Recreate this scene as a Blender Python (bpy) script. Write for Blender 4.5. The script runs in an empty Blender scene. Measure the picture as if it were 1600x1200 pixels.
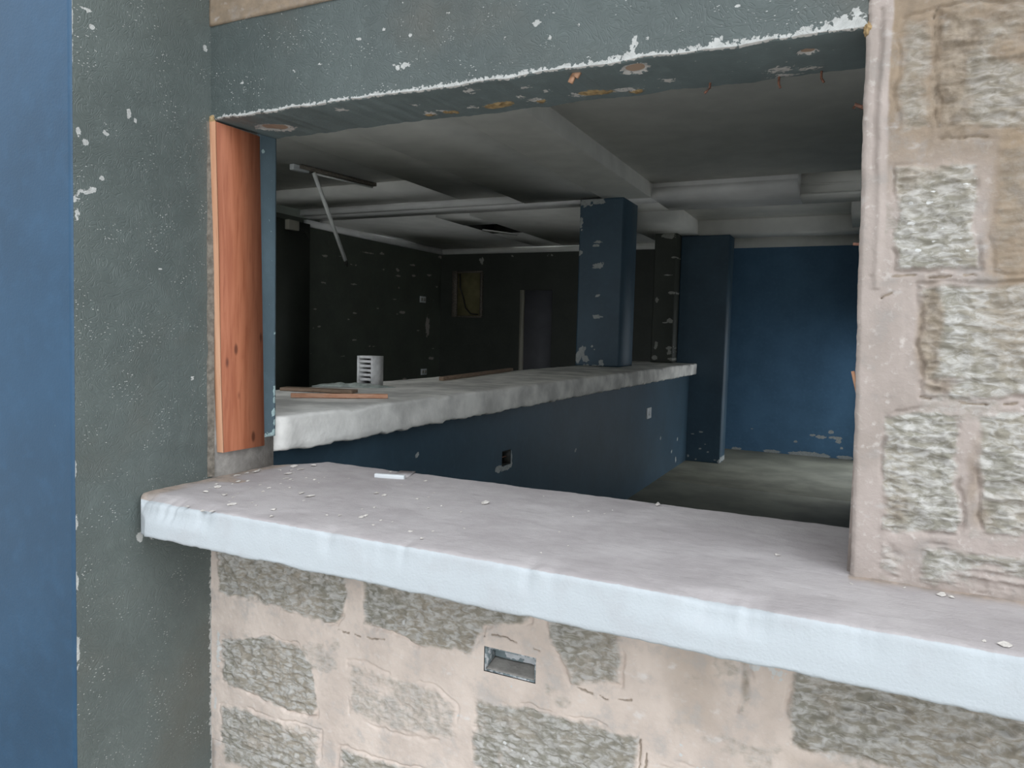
import bpy, bmesh, math, random
import numpy as np
from mathutils import Vector, Matrix
# ------------------------------------------------------------------ camera, sky, exposure
scene = bpy.context.scene
COL = scene.collection
ZO = 1.4                      # eye height above the indoor floor; all heights below are given from the eye
def axes(yaw, pit, rol):
    cy, sy = math.cos(yaw), math.sin(yaw)
    f = Vector((-sy*math.cos(pit), cy*math.cos(pit), -math.sin(pit)))
    r = Vector((cy, sy, 0)); u = r.cross(f)
    return r*math.cos(rol)+u*math.sin(rol), u*math.cos(rol)-r*math.sin(rol), f
cr, cu, cf = axes(math.radians(25.6), math.radians(4.0), math.radians(1.5))
cam = bpy.data.cameras.new('camera'); cam.sensor_fit = 'HORIZONTAL'; cam.sensor_width = 36
cam.lens = 1135/1600*36; cam.clip_start = 0.02
camo = bpy.data.objects.new('camera', cam); COL.objects.link(camo)
m = Matrix((( cr.x, cu.x, -cf.x, 0), (cr.y, cu.y, -cf.y, -1.5), (cr.z, cu.z, -cf.z, ZO), (0, 0, 0, 1)))
camo.matrix_world = m
scene.camera = camo
w = bpy.data.worlds.new('overcast_sky'); scene.world = w; w.use_nodes = True
nt = w.node_tree; nt.nodes.clear()
bg = nt.nodes.new('ShaderNodeBackground'); wo = nt.nodes.new('ShaderNodeOutputWorld')
bg.inputs['Color'].default_value = (0.88, 0.94, 1.0, 1)
# overcast: brighter overhead and towards the veiled sun, front right
def wmath(op, a, b):
    x = nt.nodes.new('ShaderNodeMath'); x.operation = op
    for i, q in enumerate((a, b)):
        if isinstance(q, (int, float)): x.inputs[i].default_value = q
        else: nt.links.new(q, x.inputs[i])
    return x.outputs[0]
wtc = nt.nodes.new('ShaderNodeTexCoord')
dt = nt.nodes.new('ShaderNodeVectorMath'); dt.operation = 'DOT_PRODUCT'
sd = Vector((0.78, -0.40, 0.48)).normalized(); dt.inputs[1].default_value = sd
nt.links.new(wtc.outputs['Generated'], dt.inputs[0])
sx = nt.nodes.new('ShaderNodeSeparateXYZ'); nt.links.new(wtc.outputs['Generated'], sx.inputs[0])
zen = wmath('ADD', wmath('MULTIPLY', wmath('MAXIMUM', sx.outputs['Z'], 0.0), 0.9), 0.45)
glow = wmath('MULTIPLY', wmath('POWER', wmath('MAXIMUM', dt.outputs['Value'], 0.0), 2.0), 1.5)
nt.links.new(wmath('ADD', zen, glow), bg.inputs['Strength'])
nt.links.new(bg.outputs[0], wo.inputs[0])
vs = scene.view_settings
vs.view_transform = 'Standard'; vs.look = 'None'; vs.gamma = 1; vs.use_curve_mapping = False
vs.exposure = 0.75
rng = np.random.default_rng(7); random.seed(7)

# ------------------------------------------------------------------ noise
def _hash(ix, iy, s):
    n = (ix.astype(np.int64)*374761393 + iy.astype(np.int64)*668265263 + s*974711) & 0x7fffffff
    n = ((n ^ (n >> 13))*1274126177) & 0x7fffffff
    n = n ^ (n >> 16)
    return (n & 0xffff)/65535.0
def vnoise(x, y, s=0):
    x = np.asarray(x, float); y = np.asarray(y, float)
    ix = np.floor(x); iy = np.floor(y); fx = x-ix; fy = y-iy
    fx = fx*fx*(3-2*fx); fy = fy*fy*(3-2*fy)
    a = _hash(ix, iy, s); b = _hash(ix+1, iy, s); c = _hash(ix, iy+1, s); d = _hash(ix+1, iy+1, s)
    return (a*(1-fx)+b*fx)*(1-fy)+(c*(1-fx)+d*fx)*fy
def fbm(x, y, s=0, o=4):
    r = 0; a = .5; t = 0
    for k in range(o):
        r = r+a*vnoise(x*2**k, y*2**k, s+17*k); t += a; a *= .5
    return r/t
def ridge(x, y, s=0, o=3):
    r = 0; a = .5; t = 0
    for k in range(o):
        r = r+a*(1-np.abs(2*vnoise(x*2**k, y*2**k, s+31*k)-1)); t += a; a *= .5
    return r/t
def sstep(a, b, x):
    t = np.clip((x-a)/(b-a), 0, 1); return t*t*(3-2*t)

# ------------------------------------------------------------------ mesh collector
class MB:
    def __init__(s): s.v = []; s.f = []; s.n = 0; s.a = {}
    def _attr(s, n, at):
        for k in set(s.a) | set(at):
            if k not in s.a: s.a[k] = [np.full(s.n, -1.0)] if s.n else []
            s.a[k].append(np.asarray(at[k], float).ravel() if k in at else np.full(n, -1.0))
    def raw(s, V, F, **at):
        V = np.asarray(V, float).reshape(-1, 3); n = len(V)
        s._attr(n, at); s.v.append(V); s.f += [tuple(int(i)+s.n for i in f) for f in F]; s.n += n; return s
    def grid(s, P, skirt=None, closev=False, **at):
        nv, nu = P.shape[:2]
        idx = np.arange(nv*nu).reshape(nv, nu)
        V = P.reshape(-1, 3)
        q = np.stack([idx[:-1, :-1], idx[:-1, 1:], idx[1:, 1:], idx[1:, :-1]], -1).reshape(-1, 4)
        if 'keep' in at:
            kp = at.pop('keep'); q = q[kp.ravel()]
        F = [q]
        if closev: F.append(np.stack([idx[-1, :-1], idx[-1, 1:], idx[0, 1:], idx[0, :-1]], -1))
        A = {k: np.asarray(x, float).ravel() for k, x in at.items()}
        if skirt is not None:
            b = np.concatenate([idx[0, :], idx[1:, -1], idx[-1, -2::-1], idx[-2:0:-1, 0]])
            B = V[b].copy(); ax, val = skirt; B[:, ax] = val
            j = np.arange(len(b))+len(V); jn = np.roll(j, -1); bn = np.roll(b, -1)
            F.append(np.stack([bn, b, j, jn], -1)); V = np.vstack([V, B])
            A = {k: np.concatenate([x, x[b]]) for k, x in A.items()}
        F = np.vstack(F)
        n = len(V); s._attr(n, A); s.v.append(V); s.f += (F+s.n).tolist(); s.n += n; return s
    def box(s, x0, x1, y0, y1, z0, z1, **at):
        V = [(x, y, z) for z in (z0, z1) for y in (y0, y1) for x in (x0, x1)]
        F = [(0, 2, 3, 1), (4, 5, 7, 6), (0, 1, 5, 4), (2, 6, 7, 3), (0, 4, 6, 2), (1, 3, 7, 5)]
        return s.raw(V, F, **{k: np.full(8, x) for k, x in at.items()})
    def obox(s, a, b, wd, h, z0=None, up=(0, 0, 1)):
        """bar from a to b (centre of its underside), width wd, height h along up"""
        a = Vector(a); b = Vector(b); d = (b-a).normalized(); u = Vector(up)
        sd = d.cross(u).normalized(); u = sd.cross(d).normalized()
        V = []
        for p in (a, b):
            for (i, j) in ((-1, 0), (1, 0), (1, 1), (-1, 1)): V.append(tuple(p+sd*wd/2*i+u*h*j))
        return s.raw(V, [(0, 1, 2, 3), (7, 6, 5, 4), (0, 4, 5, 1), (1, 5, 6, 2), (2, 6, 7, 3), (3, 7, 4, 0)])
    def tube(s, pts, r, n=10, cap=True):
        pts = [Vector(p) for p in pts]; R = r if isinstance(r, (list, tuple)) else [r]*len(pts)
        V = []; F = []
        for i, p in enumerate(pts):
            d = (pts[min(i+1, len(pts)-1)]-pts[max(i-1, 0)]).normalized()
            e = d.cross(Vector((0, 0, 1)) if abs(d.z) < .9 else Vector((1, 0, 0))).normalized(); g = d.cross(e)
            for k in range(n):
                t = 2*math.pi*k/n; V.append(tuple(p+(e*math.cos(t)+g*math.sin(t))*R[i]))
        for i in range(len(pts)-1):
            for k in range(n):
                F.append((i*n+k, i*n+(k+1) % n, (i+1)*n+(k+1) % n, (i+1)*n+k))
        if cap: F.append(tuple(range(n))[::-1]); F.append(tuple((len(pts)-1)*n+k for k in range(n)))
        return s.raw(V, F)
    def build(s, name, mat, parent=None, smooth=False, bevel=0, base=None):
        V = np.vstack(s.v).copy(); V[:, 2] += ZO
        if parent is not None: off = np.array(parent.location)
        else:
            mn, mx = V.min(0), V.max(0); off = np.array([(mn[0]+mx[0])/2, (mn[1]+mx[1])/2, mn[2]]) if base is None else np.array(base)
        V -= off
        me = bpy.data.meshes.new(name)
        cnt = np.array([len(f) for f in s.f]); li = np.fromiter((i for f in s.f for i in f), int, cnt.sum())
        me.vertices.add(len(V)); me.vertices.foreach_set('co', V.ravel())
        me.loops.add(len(li)); me.loops.foreach_set('vertex_index', li)
        me.polygons.add(len(cnt)); me.polygons.foreach_set('loop_start', np.concatenate([[0], np.cumsum(cnt)[:-1]]))
        me.update(calc_edges=True); me.validate()
        for k, l in s.a.items():
            at = me.attributes.new(k, 'FLOAT', 'POINT'); at.data.foreach_set('value', np.concatenate(l))
        if smooth: me.polygons.foreach_set('use_smooth', np.ones(len(cnt), bool))
        me.materials.append(mat)
        o = bpy.data.objects.new(name, me); COL.objects.link(o)
        if parent is not None: o.parent = parent
        else: o.location = off
        if bevel:
            b = o.modifiers.new('bevel', 'BEVEL'); b.width = bevel; b.segments = 2; b.limit_method = 'ANGLE'
        return o
def tag(o, label, cat, group=None):
    o['label'] = label; o['category'] = cat
    if group: o['group'] = group
    return o
def struct(o, label=None):
    o['kind'] = 'structure'
    if label: o['label'] = label; o['category'] = o.name.split('_')[0]
    return o
def empty(name, loc, label, cat, group=None):
    o = bpy.data.objects.new(name, None); COL.objects.link(o)
    o.location = (loc[0], loc[1], loc[2]+ZO); o.empty_display_size = .1
    return tag(o, label, cat, group)
def chipfield(U, Vv, chips):
    f = np.full(U.shape, -1.0)
    for (cu_, cv, ru, rv) in chips:
        d = np.sqrt(((U-cu_)/max(ru, 1e-4))**2+((Vv-cv)/max(rv, 1e-4))**2)
        f = np.maximum(f, np.clip(1-d, -1, 1))
    return f

# ------------------------------------------------------------------ materials
class NT:
    def __init__(s, name):
        s.m = bpy.data.materials.new(name); s.m.use_nodes = True; s.t = s.m.node_tree; s.t.nodes.clear()
        s.out = s.n('ShaderNodeOutputMaterial'); s.b = s.n('ShaderNodeBsdfPrincipled'); s.l(s.b, 0, s.out, 0)
        s.co = s.n('ShaderNodeNewGeometry').outputs['Position']
    def n(s, t, **k):
        x = s.t.nodes.new(t)
        for a, v in k.items(): setattr(x, a, v)
        return x
    def l(s, a, ai, b, bi):
        s.t.links.new(a.outputs[ai] if hasattr(a, 'outputs') else a, b.inputs[bi])
    def setin(s, node, i, v):
        if isinstance(v, bpy.types.NodeSocket): s.t.links.new(v, node.inputs[i])
        else: node.inputs[i].default_value = v if not (isinstance(v, tuple) and len(v) == 3 and node.inputs[i].type == 'RGBA') else v+(1,)
    def math(s, op, a, b=0.0, clamp=False):
        x = s.n('ShaderNodeMath', operation=op, use_clamp=clamp); s.setin(x, 0, a); s.setin(x, 1, b); return x.outputs[0]
    def pos(s, sc=(1, 1, 1), rot=(0, 0, 0)):
        x = s.n('ShaderNodeMapping'); s.l(s.co, 0, x, 0); x.inputs['Scale'].default_value = sc; x.inputs['Rotation'].default_value = rot
        return x.outputs[0]
    def noise(s, scale, vec=None, detail=4, rough=.55, dist=0):
        x = s.n('ShaderNodeTexNoise'); x.inputs['Scale'].default_value = scale; x.inputs['Detail'].default_value = detail
        x.inputs['Roughness'].default_value = rough; x.inputs['Distortion'].default_value = dist
        s.l(vec if vec is not None else s.co, 0, x, 0); return x.outputs['Fac']
    def voro(s, scale, vec=None, feature='F1'):
        x = s.n('ShaderNodeTexVoronoi', feature=feature); x.inputs['Scale'].default_value = scale
        s.l(vec if vec is not None else s.co, 0, x, 0); return x
    def ramp(s, fac, a, b, lo=0.0, hi=1.0):
        x = s.n('ShaderNodeMapRange'); x.interpolation_type = 'SMOOTHSTEP'
        s.setin(x, 0, fac); x.inputs[1].default_value = a; x.inputs[2].default_value = b; x.inputs[3].default_value = lo; x.inputs[4].default_value = hi
        return x.outputs[0]
    def mix(s, f, a, b, mode='MIX'):
        x = s.n('ShaderNodeMix', data_type='RGBA', blend_type=mode)
        s.setin(x, 0, f); s.setin(x, 6, a); s.setin(x, 7, b); return x.outputs[2]
    def attr(s, name):
        x = s.n('ShaderNodeAttribute', attribute_name=name); return x.outputs['Fac']
    def bump(s, h, strength=.3, dist=.01, prev=None):
        x = s.n('ShaderNodeBump'); x.inputs['Strength'].default_value = strength; x.inputs['Distance'].default_value = dist
        s.setin(x, 'Height', h)
        if prev is not None: s.l(prev, 0, x, 'Normal')
        return x.outputs[0]
    def done(s, color, rough=.8, normal=None, spec=.3, metal=0):
        s.setin(s.b, 'Base Color', color); s.setin(s.b, 'Roughness', rough)
        s.b.inputs['Specular IOR Level'].default_value = spec; s.b.inputs['Metallic'].default_value = metal
        if normal is not None: s.l(normal, 0, s.b, 'Normal')
        return s.m

def m_simple(name, c, rough=.75, var=.15, scale=8, spec=.3, bump=.15, bscale=60, metal=0):
    t = NT(name); n = t.noise(scale, detail=5)
    col = t.mix(t.ramp(n, .3, .7), tuple(x*(1-var) for x in c), tuple(min(1, x*(1+var)) for x in c))
    return t.done(col, rough, t.bump(t.noise(bscale), bump, .004), spec, metal)

def m_paint(name, c, chip=(.55, .55, .52), rough=.5, specks=0.0, swirl=0.0, dirt=None, spec=.4, foam=False, var=.12, under=None, nscale=90, namp=1.5):
    """oil paint on plaster; 'chip' is a signed field around places where the paint has come off"""
    t = NT(name)
    n = t.noise(3.0, detail=6); n2 = t.noise(26, detail=4)
    col = t.mix(t.ramp(n, .3, .7), tuple(x*(1-var) for x in c), tuple(x*(1+var) for x in c))
    col = t.mix(t.ramp(n2, .45, .75, 0, .25), col, tuple(x*1.5 for x in c))
    if dirt is not None:
        col = t.mix(t.ramp(t.noise(1.7, detail=5), .52, .72, 0, .6), col, dirt)
    if specks:  # pale flecks put the glints of the textured paint into the colour
        v = t.voro(1.0, t.pos((75, 75, 190)))
        sz = t.math('SUBTRACT', .16*specks, v.outputs['Distance'])
        pick = t.ramp(t.noise(9, detail=3), .46, .62)
        f = t.math('MULTIPLY', t.ramp(sz, 0, .05), pick)
        col = t.mix(f, col, chip)
    a = t.attr('chip')
    e = t.math('ADD', a, t.math('MULTIPLY', t.math('SUBTRACT', t.noise(nscale, detail=5), .5), namp))
    cf_ = t.ramp(e, -.02, .06)
    cc = t.mix(t.ramp(t.noise(45), .4, .65), chip, tuple(x*.82 for x in chip))
    if under is not None:
        cc = t.mix(t.ramp(t.math('ADD', a, t.math('MULTIPLY', t.math('SUBTRACT', t.noise(50), .5), .25)), .30, .36), cc, under)
    col = t.mix(cf_, col, cc)
    if foam:
        fe = t.math('ADD', t.attr('foam'), t.math('MULTIPLY', t.math('SUBTRACT', t.noise(120, detail=4), .5), 1.0))
        col = t.mix(t.ramp(fe, 0, .1), col, t.mix(t.ramp(t.noise(70), .4, .6), (.46, .33, .17), (.28, .19, .09)))
    h = t.math('MULTIPLY', t.noise(160, detail=3), .35)
    if swirl:
        wv = t.n('ShaderNodeTexNoise'); wv.inputs['Scale'].default_value = 16; wv.inputs['Detail'].default_value = 1.5; wv.inputs['Distortion'].default_value = 2.2
        t.l(t.co, 0, wv, 0)
        b = t.math('ABSOLUTE', t.math('SUBTRACT', t.math('FRACT', t.math('MULTIPLY', wv.outputs['Fac'], 9.0)), .5))
        h = t.math('ADD', h, t.math('MULTIPLY', t.ramp(b, 0, .22), swirl))
    h = t.math('SUBTRACT', h, t.math('MULTIPLY', cf_, .8))
    return t.done(col, t.math('ADD', rough, t.math('MULTIPLY', cf_, .4), True), t.bump(h, .45, .003), spec)

def m_stone():
    t = NT('rock_faced_stone')
    a = t.attr('stone'); tan = t.attr('tan'); low = t.attr('lighter')
    e = t.math('ADD', a, t.math('MULTIPLY', t.math('SUBTRACT', t.noise(60, detail=5), .5), .55))
    s = t.ramp(e, .25, .75)
    vec = t.pos((38, 38, 85), (0, .25, 0))
    n = t.noise(1.0, vec, 6, .6, .6)
    dark = t.mix(t.ramp(t.noise(4), .4, .65), (.24, .225, .185), (.30, .262, .21))
    st = t.mix(t.ramp(n, .38, .66), dark, (.46, .44, .41))
    st = t.mix(t.ramp(t.noise(5, detail=5), .56, .72, 0, .55), st, (.40, .335, .27))
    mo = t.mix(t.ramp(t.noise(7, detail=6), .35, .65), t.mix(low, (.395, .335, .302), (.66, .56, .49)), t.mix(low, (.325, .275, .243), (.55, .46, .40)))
    mo = t.mix(t.ramp(t.noise(70, detail=4), .55, .75, 0, .35), mo, (.66, .61, .57))
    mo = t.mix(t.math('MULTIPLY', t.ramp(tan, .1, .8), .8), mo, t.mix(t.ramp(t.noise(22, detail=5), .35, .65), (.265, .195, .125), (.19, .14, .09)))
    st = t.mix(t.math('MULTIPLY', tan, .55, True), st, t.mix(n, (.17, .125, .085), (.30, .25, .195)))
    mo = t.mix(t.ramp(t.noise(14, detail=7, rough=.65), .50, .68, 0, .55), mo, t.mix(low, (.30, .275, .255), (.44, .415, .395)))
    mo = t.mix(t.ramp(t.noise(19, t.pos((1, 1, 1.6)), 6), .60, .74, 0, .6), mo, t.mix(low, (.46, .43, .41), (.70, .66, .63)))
    col = t.mix(s, mo, st)
    col = t.mix(t.ramp(t.attr('stain'), .1, .7, 0, .75), col, t.mix(t.ramp(t.noise(40), .35, .65), (.16, .12, .085), (.30, .24, .18)))
    col = t.mix(t.ramp(t.math('ADD', t.attr('white'), t.math('MULTIPLY', t.math('SUBTRACT', t.noise(75, detail=5), .5), 2.6)), .45, .7), col, (.58, .57, .55))
    h = t.math('ADD', t.math('MULTIPLY', t.noise(140, detail=4), .5), t.math('MULTIPLY', t.math('MULTIPLY', n, s), 1.2))
    return t.done(col, .92, t.bump(h, .5, .004), .15)

def m_ledge():
    t = NT('ledge_concrete')
    a = t.attr('paint')
    e = t.math('ADD', a, t.math('MULTIPLY', t.math('SUBTRACT', t.noise(55, detail=5), .5), .35))
    top = t.mix(t.ramp(t.noise(5, detail=7, rough=.65), .35, .66), (.345, .315, .312), (.42, .388, .383))
    top = t.mix(t.ramp(t.noise(1, t.pos((20, 90, 20)), 4), .52, .75, 0, .35), top, (.26, .24, .23))
    top = t.mix(t.ramp(t.voro(1, t.pos((55, 30, 55))).outputs['Distance'], .0, .1, .30, 0), top, (.52, .49, .47))
    top = t.mix(t.ramp(t.attr('dirt'), .1, .8, 0, .8), top, t.mix(t.ramp(t.noise(40, detail=5), .4, .6), (.36, .28, .22), (.24, .19, .15)))
    wh = t.mix(t.ramp(t.noise(12, detail=6), .5, .7, 0, .5), (.425, .45, .465), (.39, .395, .405))
    col = t.mix(t.ramp(e, .42, .58), top, wh)
    h = t.math('ADD', t.noise(200, detail=3), t.math('MULTIPLY', t.noise(1, t.pos((30, 150, 30)), 3), .8))
    return t.done(col, .85, t.bump(h, .35, .0025), .2)

def m_wood(name, c1, c2, c3, sx=(30, 30, 2.2), knots=True):
    t = NT(name)
    n = t.noise(1, t.pos(sx), 5, .6, .5); n2 = t.noise(1, t.pos(tuple(x*3.2 for x in sx)), 4, .6)
    col = t.mix(t.ramp(n, .35, .65), c1, c2); col = t.mix(t.ramp(n2, .5, .72, 0, .5), col, c3)
    if knots:
        v = t.voro(1, t.pos((16, 16, 7)))
        col = t.mix(t.ramp(v.outputs['Distance'], .06, .16, .8, 0), col, tuple(x*.35 for x in c3))
    return t.done(col, .6, t.bump(n2, .2, .002), .3)

M = {}
M['stone'] = m_stone()
M['ledge'] = m_ledge()
M['grey_paint'] = m_paint('grey_textured_paint', (.102, .120, .113), (.46, .46, .44), .42, specks=1.15, swirl=.45, dirt=(.115, .108, .088), foam=True, under=(.42, .29, .20))
M['lintel_paint'] = m_paint('lintel_textured_paint', (.076, .092, .088), (.46, .46, .44), .42, specks=1.1, swirl=.4, dirt=(.10, .092, .075), foam=True)
M['soffit_paint'] = m_paint('soffit_paint', (.175, .215, .215), (.62, .60, .57), .45, dirt=(.12, .135, .13), foam=True, under=(.42, .30, .22))  # smooth bluish coat, lightened to stand in for bounce off the ledge
M['blue_paint'] = m_paint('blue_gloss_paint', (.0215, .062, .115), (.11, .17, .22), .38)
M['farblue'] = m_paint('far_wall_blue_paint', (.080, .175, .285), (.42, .44, .43), .55, dirt=(.07, .15, .24), nscale=30)  # the room's blue paint with the light on it put into the colour
M['navy'] = m_paint('interior_blue_paint', (.044, .082, .115), (.40, .42, .41), .45, dirt=(.042, .072, .095), nscale=26, namp=2.6)
M['dark'] = m_paint('interior_dark_paint', (.085, .095, .075), (.42, .38, .34), .5, dirt=(.085, .09, .065), nscale=26, namp=2.2)
M['pier'] = m_paint('pier_dark_paint', (.045, .050, .040), (.36, .36, .32), .5, nscale=26, namp=2.4)
M['slate'] = m_paint('slate_paint', (.105, .15, .175), (.46, .60, .60), .45)
M['render'] = m_simple('grey_cement', (.31, .29, .265), .9, .2, 25, .15, .5, 120)
M['seam'] = m_simple('weathered_seam', (.17, .15, .125), .9, .3, 60, .1, .6, 150)  # dark tone set for the shadow line beside the pillar
M['ceil'] = m_simple('white_ceiling_paint', (.84, .83, .785), .8, .06, 4, .2, .1)
M['ceil_w'] = m_simple('white_cornice_paint', (.86, .85, .83), .7, .06, 4, .2, .1)
M['floor'] = m_simple('cement_floor', (.145, .145, .115), .75, .22, 2.5, .3, .3, 40)
M['counter'] = m_simple('counter_concrete', (.74, .72, .68), .88, .26, 5, .2, .6, 45)
M['redwood'] = m_wood('red_timber', (.295, .092, .043), (.40, .145, .075), (.21, .055, .025))
M['sapwood'] = m_wood('pale_timber_edge', (.46, .23, .13), (.52, .30, .19), (.36, .15, .075), knots=False)
M['strip'] = m_wood('cut_timber', (.55, .28, .17), (.62, .36, .24), (.42, .18, .10), (14, 14, 90), False)
M['oldwood'] = m_wood('weathered_timber', (.22, .15, .10), (.30, .21, .15), (.14, .09, .06), (14, 14, 90), False)
M['white_pl'] = m_simple('white_plastic', (.64, .66, .67), .45, .04, 10, .5, .05)
M['vent'] = m_simple('chalky_white', (.66, .65, .64), .8, .12, 30, .2, .4, 90)
M['chrome'] = m_simple('painted_steel', (.80, .81, .78), .45, .08, 20, .4, .05, 60, 0)
M['black'] = m_simple('dark_metal', (.035, .035, .03), .6, .2, 20, .3)
M['rust'] = m_simple('rusty_nail', (.24, .12, .085), .8, .3, 200, .3, .4, 300)
M['foam'] = m_simple('yellow_foam', (.36, .25, .13), .9, .3, 120, .1, .8, 150)
M['crumb'] = m_simple('plaster_crumb', (.56, .52, .48), .9, .15, 120, .1, .5, 200)
M['galv'] = m_paint('galvanised_steel', (.20, .24, .25), (.60, .61, .62), .45)
M['board'] = m_simple('yellowed_board', (.20, .18, .09), .8, .15, 8, .2)
M['door'] = m_simple('grey_door_paint', (.15, .15, .165), .5, .1, 3, .3)
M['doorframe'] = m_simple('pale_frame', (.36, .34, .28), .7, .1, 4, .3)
M['ground'] = m_simple('outdoor_paving', (.58, .56, .52), .9, .15, 2, .2, .4, 30)
M['plastic_film'] = m_simple('dusty_plastic', (.34, .38, .35), .35, .3, 30, .5, .5, 60)

# ------------------------------------------------------------------ setting: outside
struct(MB().box(-9, 9, -14, -.0, -1.62, -1.55).box(3.25, 9, 0, 14, -1.62, -1.55).box(.27, 3.25, 5.6, 14, -1.62, -1.55).build('floor_outside', M['ground']))
struct(MB().box(-4, 4, -.35, .0, 1.40, 1.52).build('ceiling_porch', M['ceil']))

XP = -1.674      # face of the pillar / left reveal
# ---- front wall: rock-faced stone blocks with smeared mortar (block outlines x, z)
BLK = [  # polygon, strength, roughness
 ([(-1.655, -.50), (-1.178, -.50), (-1.182, -.700), (-1.208, -.789), (-1.40, -.781), (-1.651, -.774)], 1.0, 1.0),
 ([(-1.138, -.50), (-.66, -.50), (-.66, -.672), (-.77, -.700), (-.805, -.775), (-.95, -.782), (-1.129, -.764)], 1.0, 1.0),
 ([(-.641, -.50), (-.432, -.50), (-.428, -.767), (-.50, -.782), (-.547, -.781), (-.60, -.70)], .95, 1.0),
 ([(-.185, -.50), (-.165, -.50), (-.168, -.76), (-.188, -.76)], .7, .5),
 ([(-.092, -.50), (.32, -.50), (.32, -.76), (.10, -.794), (-.085, -.802)], 1.0, 1.25),
 ([(.36, -.50), (.82, -.50), (.82, -.77), (.36, -.78)], 1.0, 1.0),
 ([(-1.639, -.909), (-1.45, -.86), (-1.338, -.866), (-1.29, -.90), (-1.278, -1.05), (-1.40, -1.062), (-1.632, -1.035)], 1.0, 1.0),
 ([(-1.175, -.869), (-.90, -.880), (-.835, -.905), (-.841, -1.005), (-1.0, -1.03), (-1.173, -1.017)], .50, .6),
 ([(-.80, -.873), (-.60, -.862), (-.389, -.865), (-.386, -1.06), (-.60, -1.07), (-.795, -1.05)], .85, .9),
 ([(-.35, -.90), (-.20, -.90), (-.20, -1.05), (-.35, -1.05)], .45, .5),
 ([(-.085, -.875), (.30, -.87), (.32, -1.06), (-.08, -1.06)], .8, .9),
 ([(.36, -.86), (.82, -.86), (.82, -1.06), (.36, -1.06)], .9, .9),
 ([(-1.639, -1.10), (-1.27, -1.09), (-1.268, -1.28), (-1.64, -1.29)], .7, .8),
 ([(-1.20, -1.11), (-.84, -1.10), (-.84, -1.29), (-1.20, -1.29)], .75, .8),
 ([(-.80, -1.12), (-.38, -1.11), (-.38, -1.29), (-.80, -1.29)], .8, .8),
 ([(-.33, -1.11), (.1, -1.11), (.1, -1.29), (-.33, -1.29)], .8, .8),
 ([(.15, -1.11), (.6, -1.11), (.6, -1.29), (.15, -1.29)], .8, .8),
 # right of the opening
 ([(.028, .575), (.083, .585), (.095, .375), (.034, .379)], .60, .7),
 ([(.090, .585), (.215, .575), (.40, .575), (.40, .360), (.227, .363), (.102, .375)], .75, .9),
 ([(.038, .322), (.166, .314), (.176, .129), (.046, .129)], 1.0, 1.0),
 ([(.190, .345), (.43, .345), (.43, .121), (.198, .122)], .45, .6),
 ([(.086, .104), (.243, .105), (.50, .105), (.50, -.093), (.255, -.091), (.102, -.098)], .80, .9),
 ([(.047, -.124), (.160, -.118), (.172, -.338), (.049, -.352)], .95, 1.0),
 ([(.190, -.117), (.256, -.112), (.50, -.112), (.50, -.325), (.27, -.324), (.20, -.328)], .90, 1.0),
 ([(.039, -.372), (.084, -.370), (.088, -.432), (.042, -.434)], .6, .7),
 ([(.108, -.368), (.271, -.350), (.50, -.350), (.50, -.438), (.277, -.436), (.110, -.436)], .70, .8),
 ([(.54, .58), (.86, .58), (.86, .37), (.54, .37)], .8, .9), ([(.46, .33), (.86, .33), (.86, .13), (.46, .13)], .8, .9),
 ([(.54, .09), (.86, .09), (.86, -.10), (.54, -.10)], .8, .9), ([(.54, -.14), (.86, -.14), (.86, -.40), (.54, -.40)], .8, .9),
 # course above the lintel
 ([(.03, .83), (.30, .83), (.30, .62), (.03, .62)], .6, .8), ([(.34, .83), (.80, .83), (.80, .62), (.34, .62)], .8, .8),
 ([(-1.45, .88), (-1.0, .88), (-1.0, 1.10), (-1.45, 1.10)], .8, .9), ([(-.95, .88), (-.5, .88), (-.5, 1.10), (-.95, 1.10)], .8, .9),
 ([(-.45, .88), (.0, .88), (.0, 1.10), (-.45, 1.10)], .8, .9),
]
def polysd(X, Z, poly):
    """signed distance (positive inside) to a polygon"""
    d = np.full(X.shape, 9.0); ins = np.zeros(X.shape, bool)
    n = len(poly)
    for i in range(n):
        (x0, z0), (x1, z1) = poly[i], poly[(i+1) % n]
        ex, ez = x1-x0, z1-z0; L = ex*ex+ez*ez+1e-12
        t = np.clip(((X-x0)*ex+(Z-z0)*ez)/L, 0, 1)
        d = np.minimum(d, np.hypot(X-x0-t*ex, Z-z0-t*ez))
        c = ((z0 > Z) != (z1 > Z)) & (X < (x1-x0)*(Z-z0)/(z1-z0+1e-12)+x0)
        ins ^= c
    return np.where(ins, d, -d)
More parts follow.
